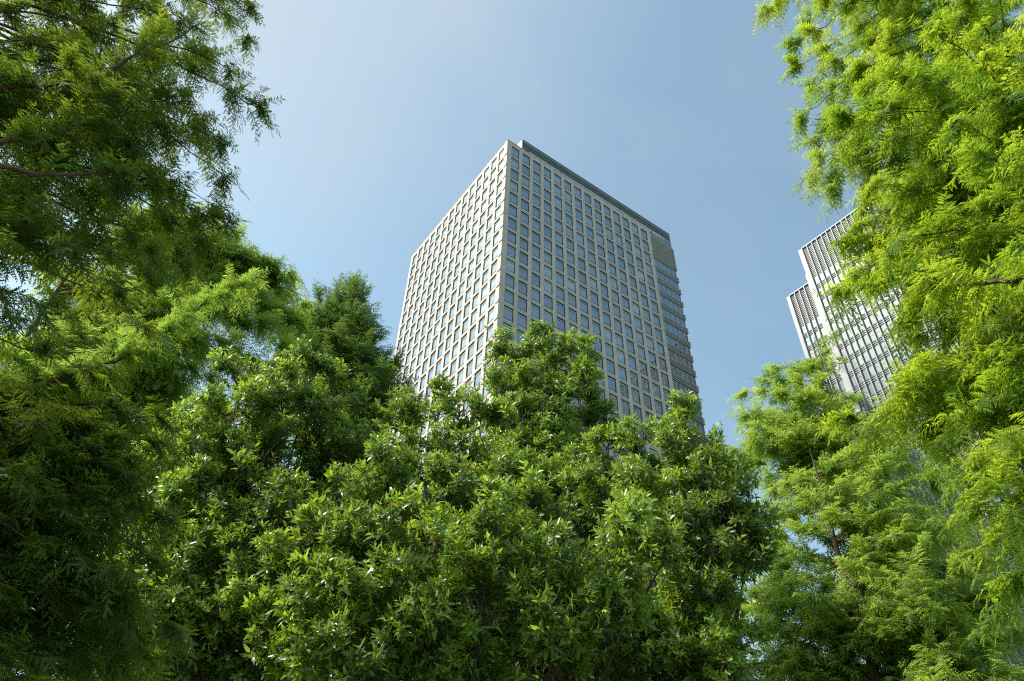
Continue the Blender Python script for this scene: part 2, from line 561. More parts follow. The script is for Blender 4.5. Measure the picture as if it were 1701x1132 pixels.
def broadleaf(label, lobes, trunk_xy, seed, leaf=0.155, dens=1.0, stems=((0, 0),), behind=0.45, group='broad-leaved evergreens in the middle', pointy=0.5):
    """evergreen with glossy lance-shaped leaves held in rosettes; lobes = (px, py, dist, radius in px)"""
    rng = np.random.default_rng(seed)
    root = empty('evergreen_tree', (trunk_xy[0], trunk_xy[1], 0), label, 'tree', group=group)
    org = np.array([trunk_xy[0], trunk_xy[1], 0.0])
    L = []
    for (px, py, d, r) in lobes:
        c = at(px, py, d)
        rg = np.linalg.norm(c - [0, 0, CAMH]) * r / FOC
        L.append((c, rg))
        if rng.random() < behind:
            q = at(px + rng.normal() * r * .5, py + r * .5, d)
            h = q[:2] / np.linalg.norm(q[:2])
            q[:2] += h * rg * 1.5
            L.append((q, rg * .95))
    wood = Tubes()
    zmin = min(c[2] - r for c, r in L)
    heads = []
    for (sx, sy) in stems:
        zt = max(zmin * .75, 1.2)
        p0 = np.array([sx * .35, sy * .35, -0.1])
        p2 = np.array([sx, sy, zt])
        P = bez(p0, np.array([sx * .5, sy * .5, zt * .5]), p2, 9) + rng.normal(size=(9, 3)) * .012
        wood.add(P, np.linspace(.105, .075, 9), 9)
        heads.append(p2)
    O, X, N, S, TI = [], [], [], [], []
    for c, r in L:
        cl = c - org
        h = min(heads, key=lambda q: np.linalg.norm(q[:2] - cl[:2]))
        end = cl - np.array([0, 0, .1 * r])
        mid = (h + end) / 2 + np.array([(h - end)[0] * .18, (h - end)[1] * .18, -.05]) + rng.normal(size=3) * .1
        wood.add(bez(h, mid, end, 8) + rng.normal(size=(8, 3)) * .02, np.linspace(.02 + .035 * r, .010, 8), 6)
        # clusters of shoots scattered through the lobe make its outline uneven
        ns = max(5, int(11 * (r / .5) ** 1.1))
        sd_ = rand_dirs(ns, rng)
        sd_[:, 2] = sd_[:, 2] * .85 + .18
        rad = r * rng.uniform(.35, .95, ns)
        sub = cl + sd_ * rad[:, None]
        wood.sticks(np.repeat(end[None], ns, 0), sub, .008)
        for q, dr in zip(sub, sd_):
            k = max(5, int(rng.uniform(8, 19) * dens * (r / .5) ** .9))
            lift = .30 * (np.linalg.norm(q - cl) / r - .45) + .10 * dr[2]     # paler outer and upper leaves: sunlit crown, shaded inside put into tint
            sr = r * rng.uniform(.24, .40)
            off = rand_dirs(k, rng) * (sr * rng.random((k, 1)) ** .5)
            off[:, 2] *= .8
            base = q + off
            outw = unit(base - cl)
            ax = unit(outw * .55 + np.array([0, 0, pointy]) + rng.normal(size=(k, 3)) * .42 + unit(off) * .3)
            ln = rng.uniform(.10, .26, k) * leaf / .155
            ssz = rng.uniform(.7, 1.2, k)
            wood.sticks(base - ax * ln[:, None] * .7, base + ax * ln[:, None], .0035)
            for i in range(k):
                n = rng.integers(6, 15)
                s = np.sort(rng.random(n)) ** .6
                an = np.arange(n) * 2.4 + rng.random() * 6.3
                a = ax[i]
                e1 = unit(np.cross(a, [.2, .3, .93]))
                e2 = np.cross(a, e1)
                rd = np.cos(an)[:, None] * e1 + np.sin(an)[:, None] * e2
                tilt = np.radians(rng.uniform(38, 78, n) * (1.08 - .45 * s))
                x = a * np.cos(tilt)[:, None] + rd * np.sin(tilt)[:, None]
                x += rng.normal(size=(n, 3)) * .2
                x[:, 2] -= .10
                nn = a * np.sin(tilt)[:, None] - rd * np.cos(tilt)[:, None] + rng.normal(size=(n, 3)) * .22
                O.append(base[i] + a * (ln[i] * s)[:, None])
                X.append(x)
                N.append(nn)
                S.append(leaf * rng.uniform(.42, 1.2, n) * (1.08 - .25 * s) * ssz[i])
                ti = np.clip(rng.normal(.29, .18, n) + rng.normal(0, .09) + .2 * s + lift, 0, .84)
                ti[rng.random(n) < .012] = 2.0
                TI.append(ti)
    O, X, N = np.concatenate(O), np.concatenate(X), np.concatenate(N)
    S, TI = np.concatenate(S), np.concatenate(TI)
    V, F, T, nv = [], [], [], 0
    which = rng.integers(0, len(LEAVES), len(O))
    for k, (tv, tf) in enumerate(LEAVES):
        m = which == k
        v, f = place(tv, tf, O[m], X[m], N[m], S[m])
        V.append(v)
        F.append(f + nv)
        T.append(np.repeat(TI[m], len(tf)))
        nv += len(v)
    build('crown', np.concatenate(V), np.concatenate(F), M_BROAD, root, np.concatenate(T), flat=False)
    wood.build('trunk', M_BARK_B, root)
    return root


def redwood(label, trunk_xy, height, tips, seed, material, spray=.085, fine=True, dens=1.0, fill=None, nfill=0,
            visible=(), group=None, trunk_r=.16, droop=.35, twig=.46, rise=.0, z0=1.0, extra=0, reach=2.4):
    """dawn redwood: straight tapered trunk, boughs carrying flat feathery sprays.
    tips = bough ends as (px, py, dist); fill = (polygon in px, dist min, dist max) for more boughs"""
    rng = np.random.default_rng(seed)
    root = empty('dawn_redwood', (trunk_xy[0], trunk_xy[1], 0), label, 'tree', group=group)
    org = np.array([trunk_xy[0], trunk_xy[1], 0.0])
    wood = Tubes()
    zz = np.linspace(-.1, height, 14)
    trunk_pow = .8
    P = np.stack([rng.normal(size=14) * .03, rng.normal(size=14) * .03, zz], 1)
    wood.add(P, trunk_r * (1 - .97 * np.linspace(0, 1, 14) ** trunk_pow) + .002, 10)
    ends = [(at(*t[:3]) - org, False) for t in tips]
    if fill:
        poly, d0, d1 = fill
        poly = np.array(poly, float)
        lo, hi = poly.min(0), poly.max(0)
        k = 0
        while k < nfill:
            p = rng.uniform(lo, hi)
            a, b = poly, np.roll(poly, -1, 0)
            cr = ((a[:, 1] > p[1]) != (b[:, 1] > p[1])) & (p[0] < (b[:, 0] - a[:, 0]) * (p[1] - a[:, 1]) / (b[:, 1] - a[:, 1] + 1e-9) + a[:, 0])
            if cr.sum() % 2:
                ends.append((at(p[0], p[1], rng.uniform(d0, d1)) - org, False))
                k += 1
    for k in range(extra):                      # boughs on the sides the photo does not show
        z = rng.uniform(z0, height * .97)
        a = rng.random() * 2 * PI
        r = reach * (1 - z / height) ** .6 + .3
        ends.append((np.array([math.cos(a) * r, math.sin(a) * r, z]), False))
    curves = []
    for e, _ in ends:
        hd = np.hypot(e[0], e[1])
        zb = e[2] - rise * hd + rng.uniform(-.12, .12) * hd
        zb = float(np.clip(zb, .4, height * .985))
        b = np.array([0, 0, zb])
        ctl = b * .45 + e * .55 + np.array([0, 0, (.16 + .1 * rng.random()) * hd]) + rng.normal(size=3) * .06 * hd
        Q = bez(b, ctl, e, 15)
        wob = np.cumsum(rng.normal(size=(15, 3)) * .035, 0)
        Q = Q + (wob - wob[-1] * np.linspace(0, 1, 15)[:, None]) * np.linspace(0, 1, 15)[:, None]
        curves.append((Q, hd))
    vis = []
    for v in visible:                           # bare wood one can make out: pixel polylines
        pts = np.array([at(*q) for q in v]) - org
        t = np.linspace(0, len(pts) - 1, 4 * len(pts))
        P = np.stack([np.interp(t, np.arange(len(pts)), pts[:, i]) for i in range(3)], 1)
        P = P + np.cumsum(rng.normal(size=P.shape) * .004, 0)
        # join it to the trunk
        zb = float(np.clip(P[0][2] - .12 * np.hypot(*P[0][:2]), .3, height * .97))
        J = bez(np.array([0, 0, zb]), (np.array([0, 0, zb]) + P[0]) / 2 + [0, 0, .05], P[0], 8)[:-1]
        Q = np.concatenate([J, P])
        vis.append(Q)
        curves.append((Q, np.linalg.norm(Q[-1] - Q[0])))
    O, X, N, S, TI = [], [], [], [], []
    for P, hd in curves:
        seg = np.linalg.norm(np.diff(P, axis=0), axis=1)
        cum = np.concatenate([[0], np.cumsum(seg)])
        LB = cum[-1]
        if not any(P is q for q in vis):
            rb = .005 + .0055 * LB
            wood.add(P, np.linspace(rb, .003, len(P)), 5)
        nt_ = max(6, int(LB * 38 * dens))
        ncl = max(2, int(LB / .42))
        cl = np.linspace(.2, .97, ncl) + rng.normal(size=ncl) * .03
        ci = rng.integers(0, ncl, nt_)
        u = np.clip(cl[ci] + rng.normal(size=nt_) * .085 / LB, .14, 1)
        u[-1] = 1.0
        ctone = rng.normal(0, .11, ncl)
        clift = rng.normal(0, .3, ncl)
        pos = np.stack([np.interp(u * LB, cum, P[:, i]) for i in range(3)], 1)
        tan = unit(np.stack([np.interp(np.minimum(u * LB + .05, LB), cum, P[:, i]) - np.interp(np.maximum(u * LB - .05, 0), cum, P[:, i]) for i in range(3)], 1))
        side = unit(np.cross(tan, np.array([0, 0, 1.0])[None]) + 1e-6)
        sg = np.where(np.arange(nt_) % 2 == 0, 1.0, -1.0)[:, None]
        al = np.radians(rng.uniform(30, 72, nt_))[:, None]
        d = tan * np.cos(al) + side * sg * np.sin(al) + rng.normal(size=(nt_, 3)) * .30
        d[:, 2] += rng.uniform(-.35, .35, nt_) + clift[ci]
        d = unit(d)
        TL = twig * (.35 + .75 * np.sin(PI * np.clip(.18 + .72 * (1 - u), 0, 1))) * rng.uniform(.6, 1.3, nt_) * min(1.25, .55 + .25 * LB)
        tone = rng.normal(.42, .13)
        for i in range(nt_):
            n = max(6, int(TL[i] / spray * 5.2))
            s = np.linspace(.05, 1, n)
            g = np.array([0, 0, -1.0])
            pp = pos[i] + d[i] * (s * TL[i])[:, None] + g * (droop * TL[i] * s * s)[:, None]
            tg = unit(d[i][None] + g * (2 * droop * s)[:, None])
            sdv = unit(np.cross(tg, np.array([0, 0, 1.0]) + rng.normal(size=3) * .35))
            sg2 = np.where(np.arange(n) % 2 == 0, 1.0, -1.0)[:, None]
            b = np.radians(rng.uniform(38, 66, n))[:, None]
            x = tg * np.cos(b) + sdv * sg2 * np.sin(b) + rng.normal(size=(n, 3)) * .2
            x[-1] = tg[-1]
            x[:, 2] -= .18
            nn = np.cross(sdv, tg) * np.sign(np.cross(sdv, tg)[:, 2:3] + 1e-6) + rng.normal(size=(n, 3)) * .3
            O.append(pp)
            X.append(x)
            N.append(nn)
            S.append(spray * rng.uniform(.7, 1.2, n) * (1.1 - .45 * s))
            TI.append(np.clip(tone + ctone[ci[i]] + rng.normal(0, .1, n) + .22 * s * u[i], 0, .86))
        wood.sticks(pos, pos + d * (TL * .5)[:, None] + np.array([0, 0, -1.0]) * (droop * .25 * TL)[:, None], .0035)
    O, X, N = np.concatenate(O), np.concatenate(X), np.concatenate(N)
    S, TI = np.concatenate(S), np.concatenate(TI)
    V, F, T, nv = [], [], [], 0
    tpl = SPRAY_FINE if fine else SPRAY_FAR
    which = rng.integers(0, len(tpl), len(O))
    for k, (tv, tf) in enumerate(tpl):
        m = which == k
        v, f = place(tv, tf, O[m], X[m], N[m], S[m])
        V.append(v)
        F.append(f + nv)
        T.append(np.repeat(TI[m], len(tf)))
        nv += len(v)

    build('crown', np.concatenate(V), np.concatenate(F), material, root, np.concatenate(T))
    wood.build('trunk', M_BARK_R, root)
    for Q in vis:
        tb = Tubes()
        tb.add(Q, np.linspace(.028, .006, len(Q)) * max(1, np.linalg.norm(Q[-1] - Q[0]) / 2.6), 7)
        tb.build('branch', M_BARK_R, root)
    return root


GR = 'feathery redwoods framing the view'


def xy(px, py, d):
    p = at(px, py, d)
    return (p[0], p[1])


def tipz(px, py, d):
    return at(px, py, d)[2]


def make_trees():
    # left, tall and dark against the light
    redwood('tall dark redwood in the upper left corner, hanging against the light', xy(-190, 140, 6.08), 15.5,
            [(412, 12, 5.28), (408, 62, 5.44), (385, 30, 5.76), (396, 130, 5.28), (428, 178, 5.12), (345, 212, 5.44), (380, 242, 5.28),
             (372, 292, 5.28), (345, 260, 5.92), (352, 340, 5.52), (378, 372, 5.36), (330, 402, 5.76), (300, 440, 5.76), (250, 462, 5.76), (200, 480, 5.92),
             (330, 90, 6.00), (300, 160, 4.96), (260, 300, 4.96), (220, 390, 5.12), (300, 30, 4.80), (230, 230, 5.04), (160, 330, 4.96)],
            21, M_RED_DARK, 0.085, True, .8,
            ([(-40, -60), (380, -60), (390, 170), (330, 230), (340, 330), (300, 420), (220, 470), (100, 540), (-40, 560)], 4.5, 7.0), 40,
            visible=[[(100, 141, 4.84), (155, 131, 4.77), (219, 95, 4.70), (283, 71, 4.64), (330, 40, 4.57)],
                     [(0, 235, 4.84), (88, 224, 4.77), (134, 201, 4.70), (170, 180, 4.70)],
                     [(0, 275, 4.70), (53, 291, 4.64), (141, 290, 4.57), (190, 285, 4.50)]],
            group=GR, rise=.1, extra=14, z0=7, twig=.30)
    # left, second one, lit through
    redwood('sunlit redwood with a long bare diagonal branch, below the dark redwood', xy(-70, 740, 17.0), 18.6,
            [(400, 388, 16.3), (425, 432, 16.3), (372, 402, 16.6), (345, 430, 17.1), (490, 458, 16.0), (470, 480, 16.6), (455, 520, 16.3), (500, 505, 16.9),
             (330, 470, 16.9), (505, 545, 16.6), (470, 570, 15.8), (400, 570, 15.2), (300, 520, 15.5), (250, 560, 15.5), (440, 610, 16.3), (280, 480, 17.4)],
            22, M_RED_MID, .17, False, .85,
            ([(40, 470), (380, 410), (480, 470), (490, 560), (430, 640), (340, 720), (330, 920), (-30, 920), (-30, 560)], 14.8, 19.2), 85,
            visible=[[(189, 601, 14.26), (252, 562, 14.26), (290, 538, 14.26), (340, 503, 14.26), (400, 472, 14.26), (425, 462, 14.26)]],
            group=GR, rise=.25, twig=.62, extra=14, z0=3)
    # dark feathery tree behind, next to the tower
    redwood('dark blue-green tree with rounded top, just left of the stone tower', xy(585, 690, 19), 15.0,
            [(572, 484, 19), (602, 490, 19.2), (545, 496, 18.8), (518, 508, 19), (560, 478, 19.6), (590, 478, 18.6), (610, 540, 18.6), (628, 580, 18.8), (622, 555, 19.2), (655, 606, 18.8),
             (676, 640, 18.8), (605, 620, 18), (560, 550, 18), (535, 590, 18.2), (500, 560, 18.6), (645, 660, 18.2), (590, 580, 18), (500, 620, 18.4), (560, 640, 18),
             (690, 672, 19), (470, 540, 19), (490, 515, 19), (455, 560, 19), (530, 492, 19.3), (585, 470, 19.2), (640, 620, 19), (615, 520, 19)],
            23, M_RED_BLUE, .19, False, .5,
            ([(500, 510), (575, 490), (625, 570), (680, 640), (690, 720), (480, 720), (470, 560)], 17.6, 20.4), 26,
            group=GR, rise=.75, twig=.6, droop=.2, extra=14, z0=6, trunk_r=.2)
    # left front, drooping boughs
    redwood('redwood with drooping green boughs at the left edge, low and close', xy(-330, 820, 6.6), 9.5,
            [(262, 692, 5.6), (255, 735, 5.5), (235, 790, 5.4), (195, 850, 5.4), (120, 705, 5.8), (130, 880, 5.4), (60, 905, 5.4), (180, 762, 5.5), (60, 730, 5.6),
             (250, 930, 5.7), (215, 985, 5.6), (290, 1040, 6.2), (110, 990, 5.6), (60, 1080, 5.7), (190, 1100, 5.8), (20, 660, 5.8), (280, 860, 6.0), (150, 620, 6.3)],
            24, M_RED_DARK, .10, True, .9,
            ([(-40, 640), (220, 690), (230, 800), (260, 960), (250, 1150), (-40, 1150)], 5.2, 7.4), 62,
            visible=[[(-40, 800, 5.7), (60, 772, 5.6), (130, 745, 5.6), (175, 733, 5.6)]],
            group=GR, rise=.12, twig=.28, droop=.3, extra=10, z0=2)
    # right, close and glowing
    redwood('tall bright yellow-green redwood filling the upper right edge', xy(1790, 260, 7.4), 16.0,
            [(1264, 22, 7.4), (1290, 8, 7.8), (1312, 72, 7.2), (1340, 40, 7.6), (1322, 110, 7.2), (1345, 140, 7.2), (1330, 196, 7.0), (1352, 232, 7.2), (1346, 292, 7.0),
             (1365, 262, 6.8), (1385, 312, 7.0), (1430, 345, 6.8), (1402, 402, 6.6), (1440, 400, 6.6), (1394, 480, 6.6), (1425, 455, 6.6), (1490, 530, 6.4), (1530, 555, 6.4),
             (1530, 610, 6.4), (1505, 655, 6.2), (1412, 690, 6.6), (1440, 715, 6.4), (1530, 650, 6.0), (1560, 735, 6.0), (1615, 770, 5.8),
             (1640, 815, 5.4), (1610, 860, 5.5), (1680, 850, 5.3), (1690, 950, 5.3), (1660, 900, 5.4), (1600, 690, 5.8), (1680, 720, 5.4),
             (1500, 320, 6.2), (1560, 420, 6.0), (1480, 230, 6.4), (1560, 120, 6.4), (1640, 260, 5.8), (1640, 480, 5.6), (1670, 140, 5.6), (1690, 600, 5.4)],
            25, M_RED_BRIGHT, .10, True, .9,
            ([(1330, -60), (1740, -60), (1740, 860), (1660, 840), (1600, 760), (1500, 720), (1470, 670), (1530, 570), (1450, 480), (1430, 380), (1370, 290), (1360, 100)], 5.4, 9.0), 120,
            visible=[[(1690, 160, 5.74), (1575, 137, 5.74), (1540, 133, 5.74), (1470, 124, 5.74)],
                     [(1720, 262, 5.25), (1665, 262, 5.25), (1618, 268, 5.25)],
                     [(1720, 458, 4.92), (1675, 468, 4.92), (1600, 473, 4.92), (1545, 455, 4.92)]],
            group=GR, rise=.05, droop=.42, twig=.34, extra=16, z0=8)
    # right, middle distance, limbs fanning from the trunk
    redwood('mid-green redwood with reddish forked limbs at the lower right', xy(1440, 1085, 14.78), 10.6,
            [(1262, 1090, 15.31), (1300, 1030, 15.05), (1285, 960, 15.31), (1300, 890, 15.31), (1345, 815, 15.05), (1400, 765, 15.31), (1460, 745, 15.31), (1500, 770, 14.78),
             (1380, 855, 14.26), (1440, 820, 14.26), (1520, 840, 14.26), (1570, 890, 14.52), (1610, 940, 14.78), (1660, 990, 14.78), (1690, 1050, 14.78),
             (1350, 960, 13.99), (1560, 1000, 13.99), (1620, 1060, 13.73), (1300, 1110, 14.26), (1680, 1110, 13.73),
             (1580, 1120, 13.46), (1480, 890, 13.99), (1530, 740, 15.05), (1570, 790, 14.78), (1610, 850, 14.52), (1650, 900, 14.52), (1500, 720, 15.58), (1680, 960, 14.52), (1250, 1130, 15.05), (1310, 850, 15.84), (1270, 1000, 16.10), (1238, 1045, 15.31), (1258, 985, 15.31), (1274, 930, 15.31), (1290, 880, 15.05), (1266, 1062, 14.78), (1242, 1105, 14.78), (1288, 1000, 14.78), (1304, 940, 14.78), (1262, 850, 15.58), (1285, 815, 15.58), (1236, 1010, 16.37), (1252, 925, 16.37), (1275, 1120, 14.52), (1320, 1080, 14.26)],
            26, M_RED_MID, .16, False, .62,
            ([(1270, 1150), (1290, 1000), (1310, 860), (1380, 790), (1480, 760), (1600, 900), (1720, 1000), (1720, 1150)], 14.2, 17.4), 46,
            visible=[[(1442, 1080, 14.65), (1460, 1050, 14.39), (1490, 1000, 13.99), (1520, 950, 13.73), (1530, 900, 13.73)],
                     [(1440, 1080, 14.65), (1428, 1040, 14.39), (1424, 1000, 14.12), (1421, 940, 13.86)],
                     [(1445, 1085, 14.65), (1490, 1040, 14.26), (1545, 990, 13.86), (1590, 955, 13.73)],
                     [(1441, 1085, 14.65), (1455, 1050, 14.39), (1462, 1010, 14.26), (1475, 960, 14.12)]],
            group=GR, rise=.45, twig=.58, droop=.34, extra=12, z0=4, trunk_r=.25)
    # right, further back
    redwood('slender redwood with drooping tip, standing before the glass-fronted block', xy(1400, 700, 17), 15.6,
            [(1378, 562, 17), (1362, 590, 17), (1395, 600, 17), (1335, 605, 17), (1292, 610, 16.6), (1265, 632, 16.6), (1240, 652, 16.6), (1232, 690, 16.6),
             (1300, 655, 16.4), (1340, 660, 16.2), (1410, 660, 16.4), (1415, 700, 16.2), (1255, 728, 16.2), (1310, 730, 16), (1370, 720, 16), (1280, 790, 16),
             (1345, 790, 16), (1240, 770, 16.6), (1215, 745, 17), (1400, 770, 16)],
            27, M_RED_MID, .15, False, .62,
            ([(1250, 660), (1370, 590), (1420, 680), (1430, 800), (1260, 830)], 15.8, 18.2), 40,
            visible=[[(1400, 800, 17), (1392, 740, 17), (1380, 690, 17)]],
            group=GR, rise=.55, twig=.5, droop=.3, extra=10, z0=5, trunk_r=.17)

    # broad-leaved evergreens in the middle
    broadleaf('narrow evergreen with two leafy peaks in front of the tower corner',
              [(850, 592, 12.5, 40), (905, 588, 12.6, 40), (955, 582, 12.5, 36), (836, 640, 12.2, 40), (900, 640, 12, 55), (952, 640, 12.2, 40), (978, 660, 12.2, 16),
               (860, 700, 12, 55), (925, 705, 12, 50), (890, 760, 12, 60), (840, 770, 12, 50), (940, 770, 12, 45), (890, 830, 12, 70)],
              xy(895, 760, 12.5), 31, leaf=.125, behind=.6, dens=1.5)
    broadleaf('broad evergreen on the left, under the lit redwood branches',
              [(440, 606, 10, 36), (512, 628, 10, 42), (398, 640, 10, 46), (560, 655, 10.2, 40), (470, 680, 9.8, 62), (380, 700, 9.8, 55), (330, 745, 9.8, 55), (440, 755, 9.5, 66),
               (530, 720, 10, 55), (590, 700, 10.4, 40), (360, 820, 9.4, 66), (450, 850, 9.2, 66), (300, 840, 9.6, 55), (395, 920, 9, 76), (300, 950, 9.2, 76), (350, 1040, 9, 86),
               (450, 1000, 8.8, 66), (260, 1050, 9.2, 76), (420, 1100, 8.8, 76), (320, 1120, 9, 70), (255, 790, 10, 50), (235, 880, 9.8, 60), (200, 980, 9.8, 66), (180, 1080, 9.8, 70), (560, 800, 11, 60), (610, 860, 11, 62), (520, 880, 10.8, 62), (480, 800, 11, 60), (540, 960, 10.8, 66), (380, 850, 11, 60), (330, 780, 11.2, 60), (420, 930, 11, 66), (300, 900, 11, 66), (440, 700, 11, 56), (580, 740, 11.4, 46)],
              xy(420, 800, 10.4), 32, leaf=.12, behind=.85, dens=1.45, stems=((0, 0), (.5, .2)))
    broadleaf('evergreen with light shoots below the sunlit tower face',
              [(737, 652, 10.6, 26), (690, 690, 10.5, 42), (640, 705, 10.4, 46), (775, 690, 10.6, 42), (828, 700, 10.6, 36), (596, 735, 10.2, 50), (560, 780, 10, 50), (660, 760, 10, 62),
               (765, 765, 10, 60), (850, 790, 10, 55), (700, 830, 9.8, 70), (600, 850, 9.8, 70), (640, 930, 10.4, 80), (760, 930, 10.4, 80), (860, 900, 10.4, 76), (700, 1030, 10.4, 86), (820, 1030, 10.4, 86), (580, 1030, 10.4, 86), (920, 990, 10.6, 80), (980, 1090, 10.6, 86), (965, 860, 10.8, 64), (975, 790, 11, 46), (1010, 880, 11, 60), (930, 800, 11, 46), (760, 1130, 10.4, 86), (560, 1120, 10.4, 86), (880, 1120, 10.4, 80), (660, 1130, 10.4, 80)],
              xy(700, 800, 11), 33, leaf=.125, behind=.5, dens=1.45)
    broadleaf('evergreen at the right of the middle group, with a pointed top',
              [(1127, 688, 9.8, 28), (1062, 735, 9.9, 36), (1008, 742, 10.2, 42), (1130, 745, 9.6, 50), (1070, 800, 9.4, 60), (1150, 830, 9.3, 66), (1212, 790, 9.6, 44), (1190, 755, 9.8, 26), (1250, 850, 9.5, 44),
               (1185, 900, 9.2, 72), (1000, 815, 9.6, 55), (1095, 885, 9.2, 76), (1245, 925, 9.4, 46), (1150, 985, 9, 66), (1170, 1050, 9, 46), (1110, 1080, 9, 70), (1040, 1060, 9, 76),
               (1180, 1115, 9, 50), (960, 980, 9.2, 66), (1200, 985, 9.2, 40), (1203, 1060, 9.2, 44), (1215, 1122, 9.2, 38)],
              xy(1120, 900, 10), 34, leaf=.118, behind=.75, dens=1.5, stems=((0, 0), (-.5, .1)))
    broadleaf('large multi-stemmed evergreen in the lower middle, nearest of the group',
              [(500, 900, 8, 52), (560, 830, 8.4, 50), (640, 780, 8.4, 66), (735, 830, 8.1, 76), (820, 800, 8.2, 60), (600, 905, 7.8, 72), (700, 925, 7.4, 86), (820, 900, 7.4, 76),
               (895, 850, 7.8, 52), (950, 930, 7.4, 72), (1035, 905, 7.4, 62), (1100, 925, 7.4, 36), (1050, 870, 7.6, 20), (555, 1000, 7.6, 76), (680, 1030, 7.4, 86), (800, 1010, 7.2, 86), (920, 1030, 7.3, 76),
               (1020, 1000, 7.5, 60), (500, 1080, 7.8, 66), (600, 1110, 7.4, 66), (760, 1110, 7.6, 60), (900, 1120, 7.6, 60)],
              xy(800, 1050, 8.6), 35, leaf=.125, behind=.5, stems=((-.45, .0), (.05, .1), (.5, .05), (-.15, -.2)), dens=1.5)


# ------------------------------------------------------------------ the stone tower
YAW = 0.97526
CX, CY = -2.66889, 91.94325
RZ = PI / 2 - YAW
WC, PW, PH, SX = 2.2575, 2.1, 3.38, 3.0       # first window centre, window size, bay
Z1 = 141.4875 + CAMH                          # centre height of the top row
FH = 4.2
LEN, LENL, LENG = 43.45, 43.45, 51.0
PAR = 146.3
NR = 34


def t2w(x, y, z):
    c, s = math.cos(RZ), math.sin(RZ)
    return np.array([CX + c * x - s * y, CY + s * x + c * y, z])


def leaf_line(px):
    """photo height above which the tower shows over the trees"""
    return np.interp(px, [640, 690, 735, 790, 800, 850, 900, 980, 985, 1000, 1060, 1100, 1130, 1170, 1230],
                     [600, 640, 660, 640, 560, 545, 565, 560, 650, 720, 715, 680, 660, 720, 760])


def window_frame():
    b = Boxes()
    w, h, d = PW / 2, PH / 2, .07
    t = .055
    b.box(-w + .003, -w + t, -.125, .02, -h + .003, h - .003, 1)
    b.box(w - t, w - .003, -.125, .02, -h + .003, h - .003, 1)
    b.box(-w + t, w - t, -d, .02, -h + .003, -h + .08)
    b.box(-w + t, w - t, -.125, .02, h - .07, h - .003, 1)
    b.box(-w + t, w - t, -d + .012, .02, h * .60, h * .60 + .10)
    b.box(-w + t, w - t, -d + .012, .02, -h * .72, -h * .72 + .05)
    return b


def pane_quads(b, v, ox=0., oy=0., oz=0., axis='R', tint=.5):
    """glass sheet split where the blind behind it ends"""
    w, h = PW / 2 - .06, PH / 2 - .08
    split = h - 2 * h * v

    def q(z0, z1, mi):
        if axis == 'R':
            b.quad((ox - w, oy, oz + z0), (ox + w, oy, oz + z0), (ox + w, oy, oz + z1), (ox - w, oy, oz + z1), mi, tint)
        else:
            b.quad((ox, oy + w, oz + z0), (ox, oy - w, oz + z0), (ox, oy - w, oz + z1), (ox, oy + w, oz + z1), mi, tint)
    q(-h, split, 0)
    if v > 0:
        q(split, h, 1)


BLINDS = [.0, .19, .19, .36, .19, .7, .0, .5]


